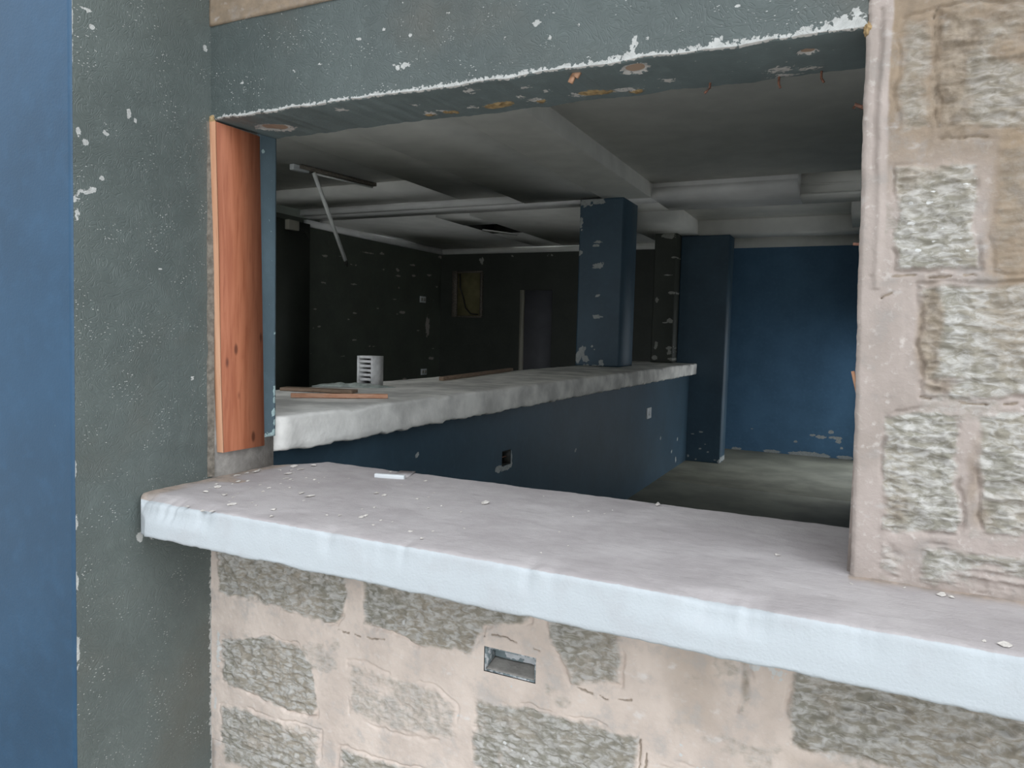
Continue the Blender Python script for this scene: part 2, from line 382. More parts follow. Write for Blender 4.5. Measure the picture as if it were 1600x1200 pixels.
def stonefield(X, Z, plaster=False):
    wx = X+.030*(fbm(X*20, Z*20, 3, 5)-.5); wz = Z+.030*(fbm(X*20, Z*20, 9, 5)-.5)
    st = np.zeros(X.shape); rg = np.zeros(X.shape); edge = np.zeros(X.shape)
    for poly, s, r in BLK:
        xs = [p[0] for p in poly]; zs = [p[1] for p in poly]
        mk = (X > min(xs)-.05) & (X < max(xs)+.05) & (Z > min(zs)-.05) & (Z < max(zs)+.05)
        if not mk.any(): continue
        sd = polysd(wx[mk], wz[mk], poly)
        v = sstep(-.012, .020, sd)*s
        st[mk] = np.maximum(st[mk], v); rg[mk] = np.maximum(rg[mk], sstep(-.004, .012, sd)*r*(.4+.6*s))
        edge[mk] = np.maximum(edge[mk], s*np.exp(-((sd+.001)/.0035)**2)*sstep(.45, .62, vnoise(X[mk]*14, Z[mk]*14, 5)))
    # patchy mortar smear over the blocks
    st = st*(1-np.where(Z < -.5, .30, .55)*sstep(.56, .72, fbm(X*9, Z*12, 41)))
    st = np.maximum(st, .45*sstep(.62, .74, fbm(X*7, Z*9, 43)))
    qx = X+.012*(fbm(X*30, Z*30, 51)-.5)+.25*Z*.4; qz = Z+.010*(fbm(X*30, Z*30, 57)-.5)
    rough = .55*ridge(qx*26, qz*62, 61)+.45*fbm(qx*16, qz*24, 67)
    h = rg*((rough-.5)*.030+.001) + (1-np.clip(rg, 0, 1))*(.0035+(fbm(X*12, Z*12, 71)-.5)*.006+(fbm(X*55, Z*55, 75)-.5)*.0025)
    h -= edge*.007
    return h, np.clip(st, 0, 1)
SOCK = (-.772, -.637, -.806, -.745)           # recess for the wall box under the ledge
_r = random.Random(4)
FLK = [(.06+.11*_r.random(), .15+.16*_r.random(), .004+.008*_r.random(), .002+.003*_r.random()) for _ in range(16)]+[(-.70+.07*_r.gauss(0, 1), -1.0+.05*_r.gauss(0, 1), .006+.008*_r.random(), .004+.005*_r.random()) for _ in range(14)]+[(-.30+.05*_r.gauss(0, 1), -.90+.02*_r.gauss(0, 1), .006, .006) for _ in range(5)]
CRK = [[(-.775, -.722), (-.74, -.712), (-.70, -.716), (-.66, -.724), (-.63, -.728)], [(-.388, -.87), (-.384, -.93), (-.389, -1.0), (-.386, -1.06)], [(-.372, -.90), (-.376, -1.0), (-.374, -1.05)],
       [(.098, .362), (.14, .360), (.19, .355), (.27, .357)], [(.10, -.097), (.15, -.098), (.20, -.104), (.26, -.097)], [(.03, .124), (.10, .119), (.17, .121)], [(.012, .088), (.03, .083), (.045, .09)],
       [(-1.21, -.795), (-1.13, -.800), (-1.06, -.79)], [(-.55, -.79), (-.47, -.80), (-.41, -.79)], [(.085, .585), (.088, .50), (.098, .38)]]
def stone_grid(mb, x0, x1, z0, z1, step, leftfn=None, hole=None):
    xs = np.linspace(x0, x1, int(round((x1-x0)/step))+1); zs = np.linspace(z0, z1, int(round((z1-z0)/step))+1)
    if hole:
        xs = np.unique(np.round(np.concatenate([xs, hole[:2]]), 5)); zs = np.unique(np.round(np.concatenate([zs, hole[2:]]), 5))
    X, Z = np.meshgrid(xs, zs)
    if leftfn is not None:
        L = leftfn(Z); X = L+(X-x0)/(x1-x0)*(x1-L)
    h, st = stonefield(X, Z)
    tan = np.zeros(X.shape); stain = np.zeros(X.shape); white = np.full(X.shape, -1.0)
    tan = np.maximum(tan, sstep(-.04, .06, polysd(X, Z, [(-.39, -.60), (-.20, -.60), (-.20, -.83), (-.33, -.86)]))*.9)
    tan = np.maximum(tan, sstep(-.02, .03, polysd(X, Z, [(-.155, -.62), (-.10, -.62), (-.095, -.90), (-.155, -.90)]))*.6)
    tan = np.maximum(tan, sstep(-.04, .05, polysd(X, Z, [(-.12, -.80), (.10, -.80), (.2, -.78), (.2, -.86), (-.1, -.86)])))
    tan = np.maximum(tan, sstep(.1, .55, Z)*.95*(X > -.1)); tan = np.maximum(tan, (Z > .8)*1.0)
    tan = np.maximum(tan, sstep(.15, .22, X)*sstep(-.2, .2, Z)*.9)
    for (cx, cz, rx, rz, s) in [(.118, .47, .018, .10, 1.5), (.135, .53, .03, .03, 1.2), (.135, .40, .02, .05, .8), (.108, .02, .020, .09, 1.2), (.095, .48, .012, .10, .8), (.125, -.075, .03, .018, .7), (.075, -.30, .03, .035, .5), (.21, -.30, .03, .03, .6), (.19, -.23, .015, .09, .5), (.09, .42, .008, .09, .6),
                                (-.175, -.70, .012, .06, .5), (-.47, -1.03, .07, .03, .3), (.11, .39, .04, .012, .5)]:
        stain = np.maximum(stain, s*np.exp(-((X-cx)/rx)**2-((Z-cz)/rz)**2)*(.5+fbm(X*45, Z*30, 91)))
    white = np.maximum(white, chipfield(X, Z, [(-1.645, -.95, .012, .10), (-1.655, -1.10, .010, .05), (-.12, -.66, .025, .02), (-.16, -.66, .02, .012), (-1.0, -.73, .008, .008)]+FLK))
    # smooth plaster margin beside the opening, with its raised edge and grooves
    if leftfn is not None:
        d = X-leftfn(Z); wd = np.where(Z > .10, .040, np.where(Z > -.10, .075, .045))+.006*(fbm(Z*14, Z*0, 33)-.5)
        k = sstep(wd+.006, wd-.004, d)
        h = h*(1-k)+k*(.004+(fbm(X*20, Z*14, 35)-.5)*.003)
        st = st*(1-k); tan = tan*(1-k)
        wv = .007*(fbm(Z*11, Z*0, 39)-.5)
        g = np.exp(-((d-.021-wv)/.003)**2)*sstep(.44, .56, fbm(Z*9, Z*0, 45))*((Z > .12) & (Z < .60))
        h = h+np.exp(-((d-.031-wv)/.006)**2)*.004*((Z > .10) & (Z < .58)) - g*.004
        h = h-.006*np.exp(-(d/.004)**2)*(.5+fbm(Z*40, Z*0, 37))
        white = np.maximum(white, -1)
    if hole:
        b = np.maximum(np.maximum(hole[0]-X, X-hole[1]), np.maximum(hole[2]-Z, Z-hole[3]))
        k = sstep(.030, .008, b); h = h*(1-k)+k*.0035; st = st*(1-k); tan = np.maximum(tan*(1-k), k*.3)
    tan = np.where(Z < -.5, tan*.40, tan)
    wxx = X+.010*(fbm(X*60, Z*60, 81)-.5); wzz = Z+.010*(fbm(X*60, Z*60, 83)-.5)
    for pl in CRK:
        for (xa, za), (xb, zb_) in zip(pl[:-1], pl[1:]):
            ex, ez = xb-xa, zb_-za; tt = np.clip(((wxx-xa)*ex+(wzz-za)*ez)/(ex*ex+ez*ez), 0, 1)
            dd = np.hypot(wxx-xa-tt*ex, wzz-za-tt*ez); kk = np.exp(-(dd/.0022)**2)*sstep(.30, .50, vnoise(X*55, Z*55, 85))
            stain = np.maximum(stain, .9*kk); h = h-.004*kk
    P = np.stack([X, -h, Z], -1)
    at = dict(lighter=sstep(-.44, -.52, Z), stone=st, tan=tan, stain=stain, white=white)  # first mask: mortar is paler below the ledge
    if hole:
        xc = (xs[:-1]+xs[1:])/2; zc = (zs[:-1]+zs[1:])/2
        XC, ZC = np.meshgrid(xc, zc)
        at['keep'] = ~((XC > hole[0]) & (XC < hole[1]) & (ZC > hole[2]) & (ZC < hole[3]))
    mb.grid(P, skirt=(1, .03), **at)
def jamb(Z):
    return np.interp(Z, [-.45, -.35, -.1, .1, .28, .42, .575, .9], [.004, .001, -.006, -.013, -.016, -.021, -.023, -.023])+.0035*(fbm(Z*45, Z*0, 21)-.5)
mb = MB()
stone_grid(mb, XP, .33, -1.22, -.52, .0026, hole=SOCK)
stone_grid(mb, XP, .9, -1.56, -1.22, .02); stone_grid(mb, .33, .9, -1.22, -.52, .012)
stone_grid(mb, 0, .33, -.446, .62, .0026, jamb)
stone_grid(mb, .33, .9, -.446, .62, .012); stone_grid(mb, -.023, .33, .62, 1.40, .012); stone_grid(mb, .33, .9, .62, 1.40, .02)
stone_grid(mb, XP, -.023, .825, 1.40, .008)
z = lambda **k: dict(lighter=0, stone=0, tan=.2, stain=0, white=-1, **k)
hx0, hx1, hz0, hz1 = SOCK
mb.box(XP, hx0, .02, .245, -1.56, -.545, **z()); mb.box(hx1, .9, .02, .245, -1.56, -.545, **z())
mb.box(hx0, hx1, .02, .245, -1.56, hz0, **z()); mb.box(hx0, hx1, .02, .245, hz1, -.545, **z()); mb.box(hx0, hx1, .09, .245, hz0, hz1, **z())
mb.box(-.003, .9, .02, .245, -.446, .62, **z()); mb.box(-.023, .9, .02, .245, .62, 1.4, **z()); mb.box(XP, -.023, .02, .245, .825, 1.4, **z())
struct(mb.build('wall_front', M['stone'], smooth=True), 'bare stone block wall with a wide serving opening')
# unseen rest of the same wall, its wide openings added to light the room
fw = MB(); fw.box(.9, 1.0, .0, .245, -1.56, 1.4); fw.box(1.0, 2.95, .0, .245, 1.2, 1.4); fw.box(2.95, 3.2, .0, .245, -1.56, 1.4)
fw.box(-5.9, -5.6, .0, .245, -1.56, 1.4); fw.box(-5.6, -2.35, .0, .245, 1.2, 1.4)
struct(fw.build('wall_front_plain', M['render']))

# ---- lintel: face and soffit as one bent sheet over a solid core
LFC = [(-1.037,.636,.018,.006),(-1.222,.574,.012,.006),(-1.558,.659,.007,.003),(-.682,.681,.011,.005),(-1.087,.73,.006,.003),(-.462,.595,.007,.013),(-.457,.61,.006,.010),(-.471,.583,.012,.006),(-.87,.556,.007,.003),(-.22,.628,.004,.003),(-.648,.646,.005,.003),(-.582,.663,.004,.003),(-.433,.612,.004,.003),(-.125,.583,.013,.006),(-.071,.586,.024,.010),(-.044,.592,.013,.012),(-.29,.588,.01,.005),(-1.166,.719,.006,.003),(-.909,.739,.007,.003),(-1.371,.665,.009,.003),(-1.287,.673,.008,.003),(-1.014,.704,.005,.003),(-.256,.646,.005,.003)]
PLUG = [(-1.569,.138,.060,.046),(-.471,.056,.030,.034),(-.129,.093,.020,.018)]
SW = [(-1.267,.061,.013,.013),(-1.072,.188,.017,.016),(-.87,.045,.015,.015),(-.738,.067,.012,.011),(-.931,.172,.013,.010),(-.43,.169,.014,.013),(-.191,.186,.024,.018),(-.132,.201,.022,.010),(-.758,.178,.020,.018),(-.782,.143,.010,.012),(-.535,.184,.030,.014),(-.651,.193,.016,.014),(-.707,.127,.008,.009),(-.186,.229,.028,.008),(-1.028,.175,.012,.011),(-1.064,.099,.009,.010)]
FOAM = [(-.862,.181,.045,.024),(-.607,.185,.045,.021),(-1.018,.190,.015,.016),(-.996,.193,.01,.016),(-.511,.207,.019,.014),(-.749,.186,.014,.012),(-1.078,.198,.017,.011)]
xs = np.arange(XP, -.0225, .004); xs = np.append(xs, -.022)
zf = np.arange(.83, .583, -.0045); ys = np.arange(.004, .246, .0045)
X1, Z1 = np.meshgrid(xs, zf); X2, Y2 = np.meshgrid(xs, ys)
zb = lambda x: .571+.005*(fbm(x*16, x*0, 5)-.5)*2
edge_w = np.interp(xs, [-1.674,-1.62,-1.52,-1.40,-1.25,-1.22,-1.19,-1.15,-1.05,-.92,-.85,-.62,-.55,-.47,-.43,-.36,-.28,-.2,-.1,-.02], [.001,.002,.005,.003,.002,.004,.001,.005,.005,.004,.006,.004,.009,.012,.003,.005,.007,.008,.009,.009])
E1 = np.clip(((edge_w*(.15+1.3*fbm(xs*22, xs*0, 77)))[None, :]-(Z1-.576))/.006, -1, 1)
c1 = np.maximum(chipfield(X1, Z1, LFC)*.28, E1*.28)
c1 = np.maximum(c1, np.clip((.010-(Z1-.577)), -1, 1)*0-1)
y1 = -.004*(fbm(X1*9, Z1*9, 7)-.5)
c2 = np.maximum(chipfield(X2, Y2, SW)*.30, chipfield(X2, Y2, PLUG)*1.0)
c2 = np.maximum(c2, np.clip((.003-(Y2))/.004, -1, 1)*.3)
fo = chipfield(X2, Y2, FOAM)
z2 = zb(X2)+.010*(Y2/.245)+.004*np.clip(chipfield(X2, Y2, PLUG)*6, 0, 1)-.006*np.clip(fo*2, 0, 1)*vnoise(X2*150, Y2*150)
P1 = np.stack([X1, y1, Z1], -1); P2 = np.stack([X2, Y2, z2], -1)
pe = np.stack([xs, np.full(xs.shape, -.001), zb(xs)+.003], -1)[None]
pe = np.repeat(pe, 1, 0)
P = np.concatenate([P1, pe]); cc = np.concatenate([c1, np.clip(edge_w/.004-.3, -.4, .25)[None]])
ff = np.full(cc.shape, -1.)
mb = MB(); mb.grid(P, chip=cc, foam=ff); mb.box(XP, -.022, .01, .245, .60, .83, chip=-1, foam=-1)
lin = struct(mb.build('wall_lintel', M['lintel_paint'], smooth=True), 'grey painted concrete lintel over the serving opening')
mb = MB(); mb.grid(np.concatenate([pe, P2]), chip=np.concatenate([cc[-1:], c2]), foam=np.concatenate([ff[-1:], fo]))
mb.build('soffit', M['soffit_paint'], lin, smooth=True)['label'] = 'smooth painted underside with foam scraps and exposed plugs'

# ---- pillar on the left: blue front, grey textured side
PL = [(-.359,.728,.016,.006),(-.347,.693,.008,.007),(-.255,.519,.007,.012),(-.236,.507,.005,.006),(-.314,.457,.010,.007),(-.384,.443,.006,.014),(-.369,.422,.009,.008),(-.393,.288,.010,.010),(-.374,.306,.014,.007),(-.35,.316,.014,.007),(-.328,.347,.008,.006),(-.39,.251,.007,.014),(-.167,.145,.006,.003),(-.127,.14,.006,.003),(-.019,.761,.009,.009),(-.326,-.294,.005,.003),(-.29,-.217,.005,.003),(-.067,-.146,.009,.007),
      (-.398,.70,.005,.05),(-.398,.62,.004,.03),(-.404,-.35,.004,.02),(-.404,-.48,.005,.02),(-.405,-.62,.004,.03),(-.406,-.80,.004,.05),(-.235,-.555,.010,.016),(-.20,-.565,.008,.010)]
yy = np.append(np.arange(-.402, -.0005, .005), 0.0); zz = np.arange(-1.56, 1.40, .008)
Yg, Zg = np.meshgrid(yy, zz)
yc = np.interp(Zg, [-1.09, .735], [-.411, -.395])
Yg2 = yc*(Yg/-.402)
ch = np.minimum(chipfield(Yg2, Zg, PL), .25)
ch = np.maximum(ch, np.clip((.006*fbm(Zg*9, Zg*0, 3)*2-(0-Yg2))/.012, -1, 1)*.5-2*(Zg > -.5))
Xg = XP+.003*fbm(Yg*8, Zg*8, 11)
mb = MB(); mb.grid(np.stack([Xg, Yg2, Zg], -1), chip=ch, foam=np.full(ch.shape, -1.))
mb.box(-2.35, XP-.004, -.385, .0, -1.56, 1.40, chip=-1, foam=-1)
pil = struct(mb.build('wall_pillar', M['grey_paint'], smooth=False), 'square pillar with a grey textured side and smooth blue front')
xx = np.arange(-2.35, XP+.0001, .0169)
Xb, Zb = np.meshgrid(xx, zz[::3])
ycb = np.interp(Zb, [-1.09, .735], [-.411, -.395])
BC = [(-1.715,.47,.006,.02),(-1.70,.43,.018,.004),(-1.69,.31,.012,.004),(-1.73,-.80,.012,.02),(-1.75,-.25,.02,.05),(-1.76,-.78,.006,.006),(-1.70,.05,.010,.03)]
mb = MB(); mb.grid(np.stack([Xb, ycb-.001, Zb], -1), skirt=(1, -.38), chip=chipfield(Xb, Zb, BC)*.6-.5)
mb.build('front_face', M['blue_paint'], pil)['label'] = 'smooth blue painted front'

# ---- left reveal: wall end with cement foot and slate painted strip
mb = MB(); mb.box(-2.35, XP, .001, .245, -1.56, 1.40)
rv = struct(mb.build('wall_reveal', M['render']), 'end of the stone wall behind the timber board')
ys = np.linspace(.176, .2465, 12); zz2 = np.arange(-.345, .60, .006)
Yg, Zg = np.meshgrid(ys, zz2); 
chr_ = np.maximum(chipfield(Yg, Zg, [(.243,-.02,.004,.008),(.243,-.20,.006,.02),(.243,-.23,.007,.01),(.238,-.27,.010,.012),(.243,-.30,.006,.012),(.24,-.335,.014,.012),(.225,-.345,.02,.010),(.19,.53,.006,.006)]), np.clip((-.335-Zg)/.01, -1, 1)*.3)
mb = MB(); mb.grid(np.stack([XP+.006+.001*fbm(Yg*30, Zg*30), Yg, Zg], -1), skirt=(0, XP-.01), chip=chr_)
mb.build('painted_strip', M['slate'], rv)['label'] = 'slate blue painted strip of the reveal'
# ragged bare cement seam where pillar and wall meet, shadow line put into colour
mb = MB()
zs_ = np.arange(-.435, .57, .01); r0 = .004+.006*fbm(zs_*20, zs_*0, 8)
rows = []
for i, zq in enumerate(zs_): rows.append([(XP+.0015, -.012-.6*r0[i], zq), (XP+.003, -.008, zq), (XP+.004+r0[i]*.3, -.004, zq), (XP+.005+r0[i]*.3, .004, zq)])
mb.grid(np.array(rows))
mb.build('mortar_seam', M['seam'], rv, smooth=True)

# ------------------------------------------------------------------ concrete ledge in the opening
xs = np.concatenate([np.arange(XP+.001, .30, .005), np.arange(.30, .90, .02)])
prof = [(.395, -.548), (.396, -.452), (.388, -.441)]
tops = list(np.arange(.38, -.245, -.0065)); prof += [(y, -.44) for y in tops]
prof += [(-.250, -.4402), (-.256, -.4408), (-.261, -.442), (-.2645, -.4445), (-.2665, -.448)]
fz = list(np.arange(-.453, -.527, -.006)); prof += [(-.267-.009*((-.448-zq)/.08), zq) for zq in fz]
prof += [(-.2765, -.530), (-.275, -.534), (-.26, -.537), (.0, -.543), (.2, -.546)]
prof = np.array(prof)
NX, NP = len(xs), len(prof)
Xl = np.repeat(xs[None], NP, 0); Yl = np.repeat(prof[:, 0][:, None], NX, 1).copy(); Zl = np.repeat(prof[:, 1][:, None], NX, 1).copy()
ymax = np.interp(Xl, [XP, -1.60, -1.565, .91], [.245, .335, .39, .396])+.006*(fbm(Xl*25, Xl*0, 2)-.5)
Yl = np.where(Yl > 0, Yl*ymax/.396, Yl)
iz = Zl > -.449
Zl += iz*((fbm(Xl*14, Yl*20, 4)-.5)*.004+(fbm(Xl*60, Yl*60, 6)-.5)*.0012)
# broken front arris
nearf = sstep(-.20, -.266, Yl)*sstep(-.505, -.450, Zl)
ero = np.zeros(NX)
for (cx, rx, a) in [(-1.63,.05,.012),(-1.52,.09,.014),(-1.42,.05,.010),(-1.03,.02,.004),(-.83,.012,.004),(-.55,.015,.004),(-.50,.012,.003),(-.205,.05,.010),(-.14,.035,.008),(-.30,.03,.003),(.02,.03,.004),(.20,.03,.003),(-.9,.03,.003)]:
    ero = np.maximum(ero, a*np.exp(-((xs-cx)/rx)**2))
ero = (ero+.0022)*(.45+1.1*fbm(xs*30, xs*0, 12))
Zl -= nearf*ero[None]; Yl += nearf*ero[None]*.8
front = (Yl < -.262) | ((Zl < -.452) & (Yl < -.2))
yfb = np.where(front, -(fbm(Xl*7, Zl*9, 14)-.5)*.003-(fbm(Xl*60, Zl*60, 15)-.5)*.0005, 0); Yl += yfb
low = (np.arange(NP) >= NP-5)[:, None]*((fbm(Xl*26, Xl*0, 16)-.5)*.008); Zl += low*(Yl < -.25)
# sloping, rounded end against the pillar
endr = np.exp(-((Xl-XP)/.03)**2)*(Yl < -.2)
Yl = np.where(Yl < -.15, np.maximum(Yl, np.interp(Xl, [XP, -1.66, -1.64, -1.61, -1.58], [-.222, -.240, -.256, -.268, -.30])), Yl)
pd = (-.448-prof[:, 1])/.006*.25+.30
paint = np.where((np.arange(NP) >= 3+len(tops))[:, None], np.clip((-.4445-ero[None]*.6-Zl)/.010+.5, 0, 1), 0.0)
paint = paint*(1-.75*sstep(.030, .0, Xl-XP))
dirt = np.clip(np.exp(-((Xl-XP)/.05)**2)+.8*np.exp(-((Yl-.0)/.03)**2)*(Xl < -1.55)+.9*np.exp(-(np.abs(Yl+.01)/.03)**1)*(Xl > .0), 0, 1)*(Zl > -.46)*(.4+fbm(Xl*20, Yl*20, 18))
mb = MB(); mb.grid(np.stack([Xl, Yl, Zl], -1), closev=True, paint=paint, dirt=dirt)
for i in (0, NX-1):
    mb.raw(np.stack([Xl[:, i], Yl[:, i], Zl[:, i]], -1), [tuple(range(NP)) if i else tuple(range(NP))[::-1]], paint=np.zeros(NP), dirt=np.zeros(NP))
tag(mb.build('serving_ledge', M['ledge'], smooth=True), 'thick concrete serving ledge with dusty top and white painted front', 'ledge')

# ------------------------------------------------------------------ timber board in the reveal
bd = empty('timber_board', (-1.66, .1, -.367), 'reddish timber board standing upright against the left side of the opening', 'board')
NB = 40; zz = np.linspace(-.367, .565, NB)
yf = np.interp(zz, [-.367, .106, .566], [.018, .003, -.006])+.0015*np.sin(zz*9); yb_ = np.interp(zz, [-.367, .565], [.182, .160])
def sheet(xa, xb, fa, fb): return None
def prism(xl, xr, ya, yb2):
    m_ = MB(); P = np.zeros((NB, 4, 3))
    for i in range(NB): P[i] = [(xl, ya[i], zz[i]), (xr, ya[i], zz[i]), (xr, yb2[i], zz[i]), (xl, yb2[i], zz[i])]
    P = np.concatenate([P, P[:, :1]], 1); m_.grid(P)
    m_.raw(P[0, :4], [(3, 2, 1, 0)]); m_.raw(P[-1, :4], [(0, 1, 2, 3)]); return m_
prism(XP+.001, -1.650, yf+.004, yb_).build('plank', M['redwood'], bd)
prism(XP+.001, -1.6495, yf, yf+.004).build('sawn_edge', M['sapwood'], bd)['label'] = 'paler sawn front edge'

# ------------------------------------------------------------------ interior shell
def chip_plane(name, mat, axis, val, u0, u1, v0, v1, step, chips, hole=None, extra=None, parent=None, thick=.2):
    """painted wall whose visible face lies at axis=val; chips are (u, v, ru, rv)"""
    us = np.arange(u0, u1+step*.5, step); vv = np.arange(v0, v1+step*.5, step)
    holes = hole or []
    for h_ in holes:
        us = np.concatenate([us, h_[:2]]); vv = np.concatenate([vv, h_[2:]])
    us = np.unique(np.round(us, 5)); vv = np.unique(np.round(vv, 5))
    U, V = np.meshgrid(us, vv); ch = chipfield(U, V, chips) if chips else np.full(U.shape, -1.)
    W = np.full(U.shape, val)
    P = np.stack([W, U, V], -1) if axis == 0 else np.stack([U, W, V], -1)
    UC, VC = np.meshgrid((us[:-1]+us[1:])/2, (vv[:-1]+vv[1:])/2)
    kp = np.ones(UC.shape, bool)
    for h_ in holes: kp &= ~((UC > h_[0]) & (UC < h_[1]) & (VC > h_[2]) & (VC < h_[3]))
    m_ = MB(); m_.grid(P, chip=ch, keep=kp)
    return m_
struct(MB().box(-5.99, 3.2, .245, 5.5, -1.5, -1.4).box(-5.99, .25, 5.5, 8.2, -1.5, -1.4).build('floor', M['floor']), 'bare cement floor of the empty room')
LW = [(5.361,.854,.057,.015),(5.331,.536,.057,.011),(5.909,.562,.051,.012),(6.479,1.006,.057,.017),(5.941,.203,.052,.012),(6.99,.25,.079,.018),(5.921,-.136,.052,.012),(6.867,.822,.046,.017),(6.869,.744,.061,.013),(7.263,.776,.066,.014),(7.226,.926,.082,.013),(7.747,-.407,.072,.019),(7.652,.818,.07,.014),(7.642,.067,.05,.132),(7.063,-.682,.048,.014),(6.189,.983,.136,.012),(5.002,-.596,.032,.015),(4.767,.196,.143,.011),(4.799,.047,.166,.014),(8.0,1.115,.093,.019)]
for k in range(26): LW.append((5.1+2.8*rng.random(), -.6+1.6*rng.random(), .02+.03*rng.random(), .006+.006*rng.random()))
mb = chip_plane('', None, 0, -5.786, .245, 8.0, -1.4, 1.25, .02, LW); mb.box(-5.99, -5.79, .245, 8.2, -1.4, 1.6, chip=-1)
struct(mb.build('wall_left', M['dark']), 'dark scuffed side wall of the room')
BW = [(-.479,-1.141,.036,.016),(-.385,-1.157,.057,.023),(-.282,-1.086,.035,.023),(-.229,-1.151,.098,.014),(-.192,-1.194,.042,.023),(-.671,-1.237,.022,.016),(-1.189,-1.121,.015,.008),(-.947,-1.382,.12,.020),(-.686,-1.385,.073,.022),(-.525,-1.380,.143,.034),(-.359,-1.385,.085,.030),(-.113,-1.380,.097,.024),(-1.372,-1.388,.063,.020),(-.153,-1.268,.021,.015)]
DOOR = (-4.46, -3.96, -1.4, .62)
mb = chip_plane('', None, 1, 8.0, -2.3, .15, -1.4, 1.31, .02, BW); mb.box(-2.3, .25, 8.004, 8.2, -1.5, 1.6, chip=-1)
struct(mb.build('wall_back', M['farblue']), 'blue painted far wall with a chipped foot')
mb = chip_plane('', None, 1, 8.0, -5.79, -2.3, -1.4, 1.31, .05, [(-4.0, 1.12, .10, .02), (-4.6, 1.12, .05, .02), (-5.1, 1.05, .04, .05)], hole=[DOOR])
mb.box(-5.79, DOOR[0], 8.004, 8.2, -1.4, 1.6, chip=-1); mb.box(DOOR[1], -2.3, 8.004, 8.2, -1.4, 1.6, chip=-1); mb.box(DOOR[0], DOOR[1], 8.004, 8.2, DOOR[3], 1.6, chip=-1)
struct(mb.build('wall_back_dark', M['pier']), 'dark painted part of the far wall behind the counter')
mb = MB(); mb.box(DOOR[0]+.05, DOOR[1], 8.06, 8.10, -1.395, .62)
d1 = struct(mb.build('door_1', M['door']), 'plain grey door in the dark far wall')
MB().box(DOOR[0], DOOR[0]+.05, 8.0, 8.10, -1.395, .62).build('frame', M['doorframe'], d1)['label'] = 'pale door jamb with the light on it put into its colour'  # pale tone stands in for the lit strip beside the door
# right wall with an opening near the far end, unseen and shaped for light
mb = MB(); mb.box(3.0, 3.2, .245, 5.4, -1.5, 1.6, chip=-1); mb.box(.15, 3.2, 5.4, 5.55, -1.5, 1.6, chip=-1); mb.box(.15, .25, 5.55, 7.9, .30, 1.6, chip=-1); mb.box(.15, .25, 7.9, 8.2, -1.5, 1.6, chip=-1)
struct(mb.build('wall_right', M['navy']))

# ---- ceiling with trays, beams and cornices
c = MB()
c.box(-5.99, 3.2, .245, 5.5, 1.50, 1.62); c.box(-5.99, .25, 5.5, 8.2, 1.50, 1.62)
c.box(-1.78, 3.0, .245, 5.0, 1.371, 1.5)                 # tray beside the long beam
c.box(-3.03, -2.20, .245, 5.003, 1.262, 1.5)             # flat soffit beyond the long beam
c.box(-3.72, -3.03, .245, 4.95, 1.325, 1.5); c.box(-5.786, -3.72, 4.28, 4.95, 1.325, 1.5); c.box(-5.786, -3.72, .245, 4.28, 1.40, 1.5)
c.box(-5.786, -4.2, 5.26, 8.0, 1.222, 1.5); c.box(-3.78, -2.30, 5.26, 8.0, 1.222, 1.5); c.box(-4.2, -3.78, 5.26, 5.88, 1.222, 1.5); c.box(-4.2, -3.78, 6.6, 8.0, 1.222, 1.5)
c.box(-1.70, -.15, 5.71, 6.7, 1.29, 1.5); c.box(-2.3, .15, 7.1, 8.0, 1.30, 1.5); c.box(-.15, .15, 5.71, 6.7, 1.16, 1.5)
ce = struct(c.build('ceiling', M['ceil']), 'white painted ceiling with stepped trays and beams')
MB().box(-2.205, -1.775, .245, 5.003, 1.246, 1.5).build('beam', M['ceil'], ce, bevel=.006)
b = MB(); b.box(-1.775, -.556, 5.003, 5.71, 1.246, 1.333); b.box(-1.775, -.556, 5.018, 5.71, 1.333, 1.341); b.box(-1.775, -.556, 5.006, 5.71, 1.341, 1.5)
b.build('beam', M['ceil_w'], ce)
b = MB(); b.box(-.556, .15, 5.36, 5.71, 1.246, 1.275); b.box(-.556, .15, 5.40, 5.71, 1.275, 1.5); b.box(-.556, .15, 5.37, 5.71, 1.345, 1.36)
b.build('beam', M['ceil'], ce)
b = MB(); b.box(-5.786, -1.775, 5.003, 5.26, 1.246, 1.333); b.box(-5.786, -3.05, 4.93, 5.003, 1.262, 1.335); b.box(-5.786, -1.775, 5.018, 5.26, 1.333, 1.341); b.box(-5.786, -1.775, 5.006, 5.26, 1.341, 1.5)
b.build('beam', M['ceil_w'], ce)
MB().box(-2.30, -1.775, 5.26, 5.71, 1.246, 1.5).build('beam', M['ceil'], ce)
MB().box(-2.30, -1.70, 5.71, 7.1, 1.15, 1.5).build('beam', M['ceil'], ce)
MB().box(-1.70, .15, 6.7, 7.1, 1.142, 1.5).build('beam', M['ceil'], ce)
MB().box(-2.30, .15, 7.94, 8.0, 1.135, 1.30).build('cornice', M['ceil'], ce)
MB().box(-5.786, -2.30, 7.93, 8.0, 1.15, 1.222).build('cornice', M['ceil'], ce)
MB().box(-5.786, -5.73, 4.99, 7.93, 1.15, 1.222).build('cornice', M['ceil_w'], ce)
MB().box(-5.786, -5.70, 4.3, 5.0, -1.4, 1.17, chip=-1).build('wall_left_pier', M['pier'])
struct(bpy.data.objects['wall_left_pier'], 'black strip of the side wall next to the tray edge')
h = MB(); h.box(-4.2, -3.78, 5.88, 6.6, 1.47, 1.5); h.box(-4.2, -3.78, 6.58, 6.6, 1.226, 1.47); h.box(-4.2, -4.185, 5.88, 6.58, 1.226, 1.47)  # black lining puts the shade of the hole into the colour
tag(h.build('ceiling_hatch', M['black']), 'open hatch in the ceiling above the counter, its shade painted black', 'hatch')
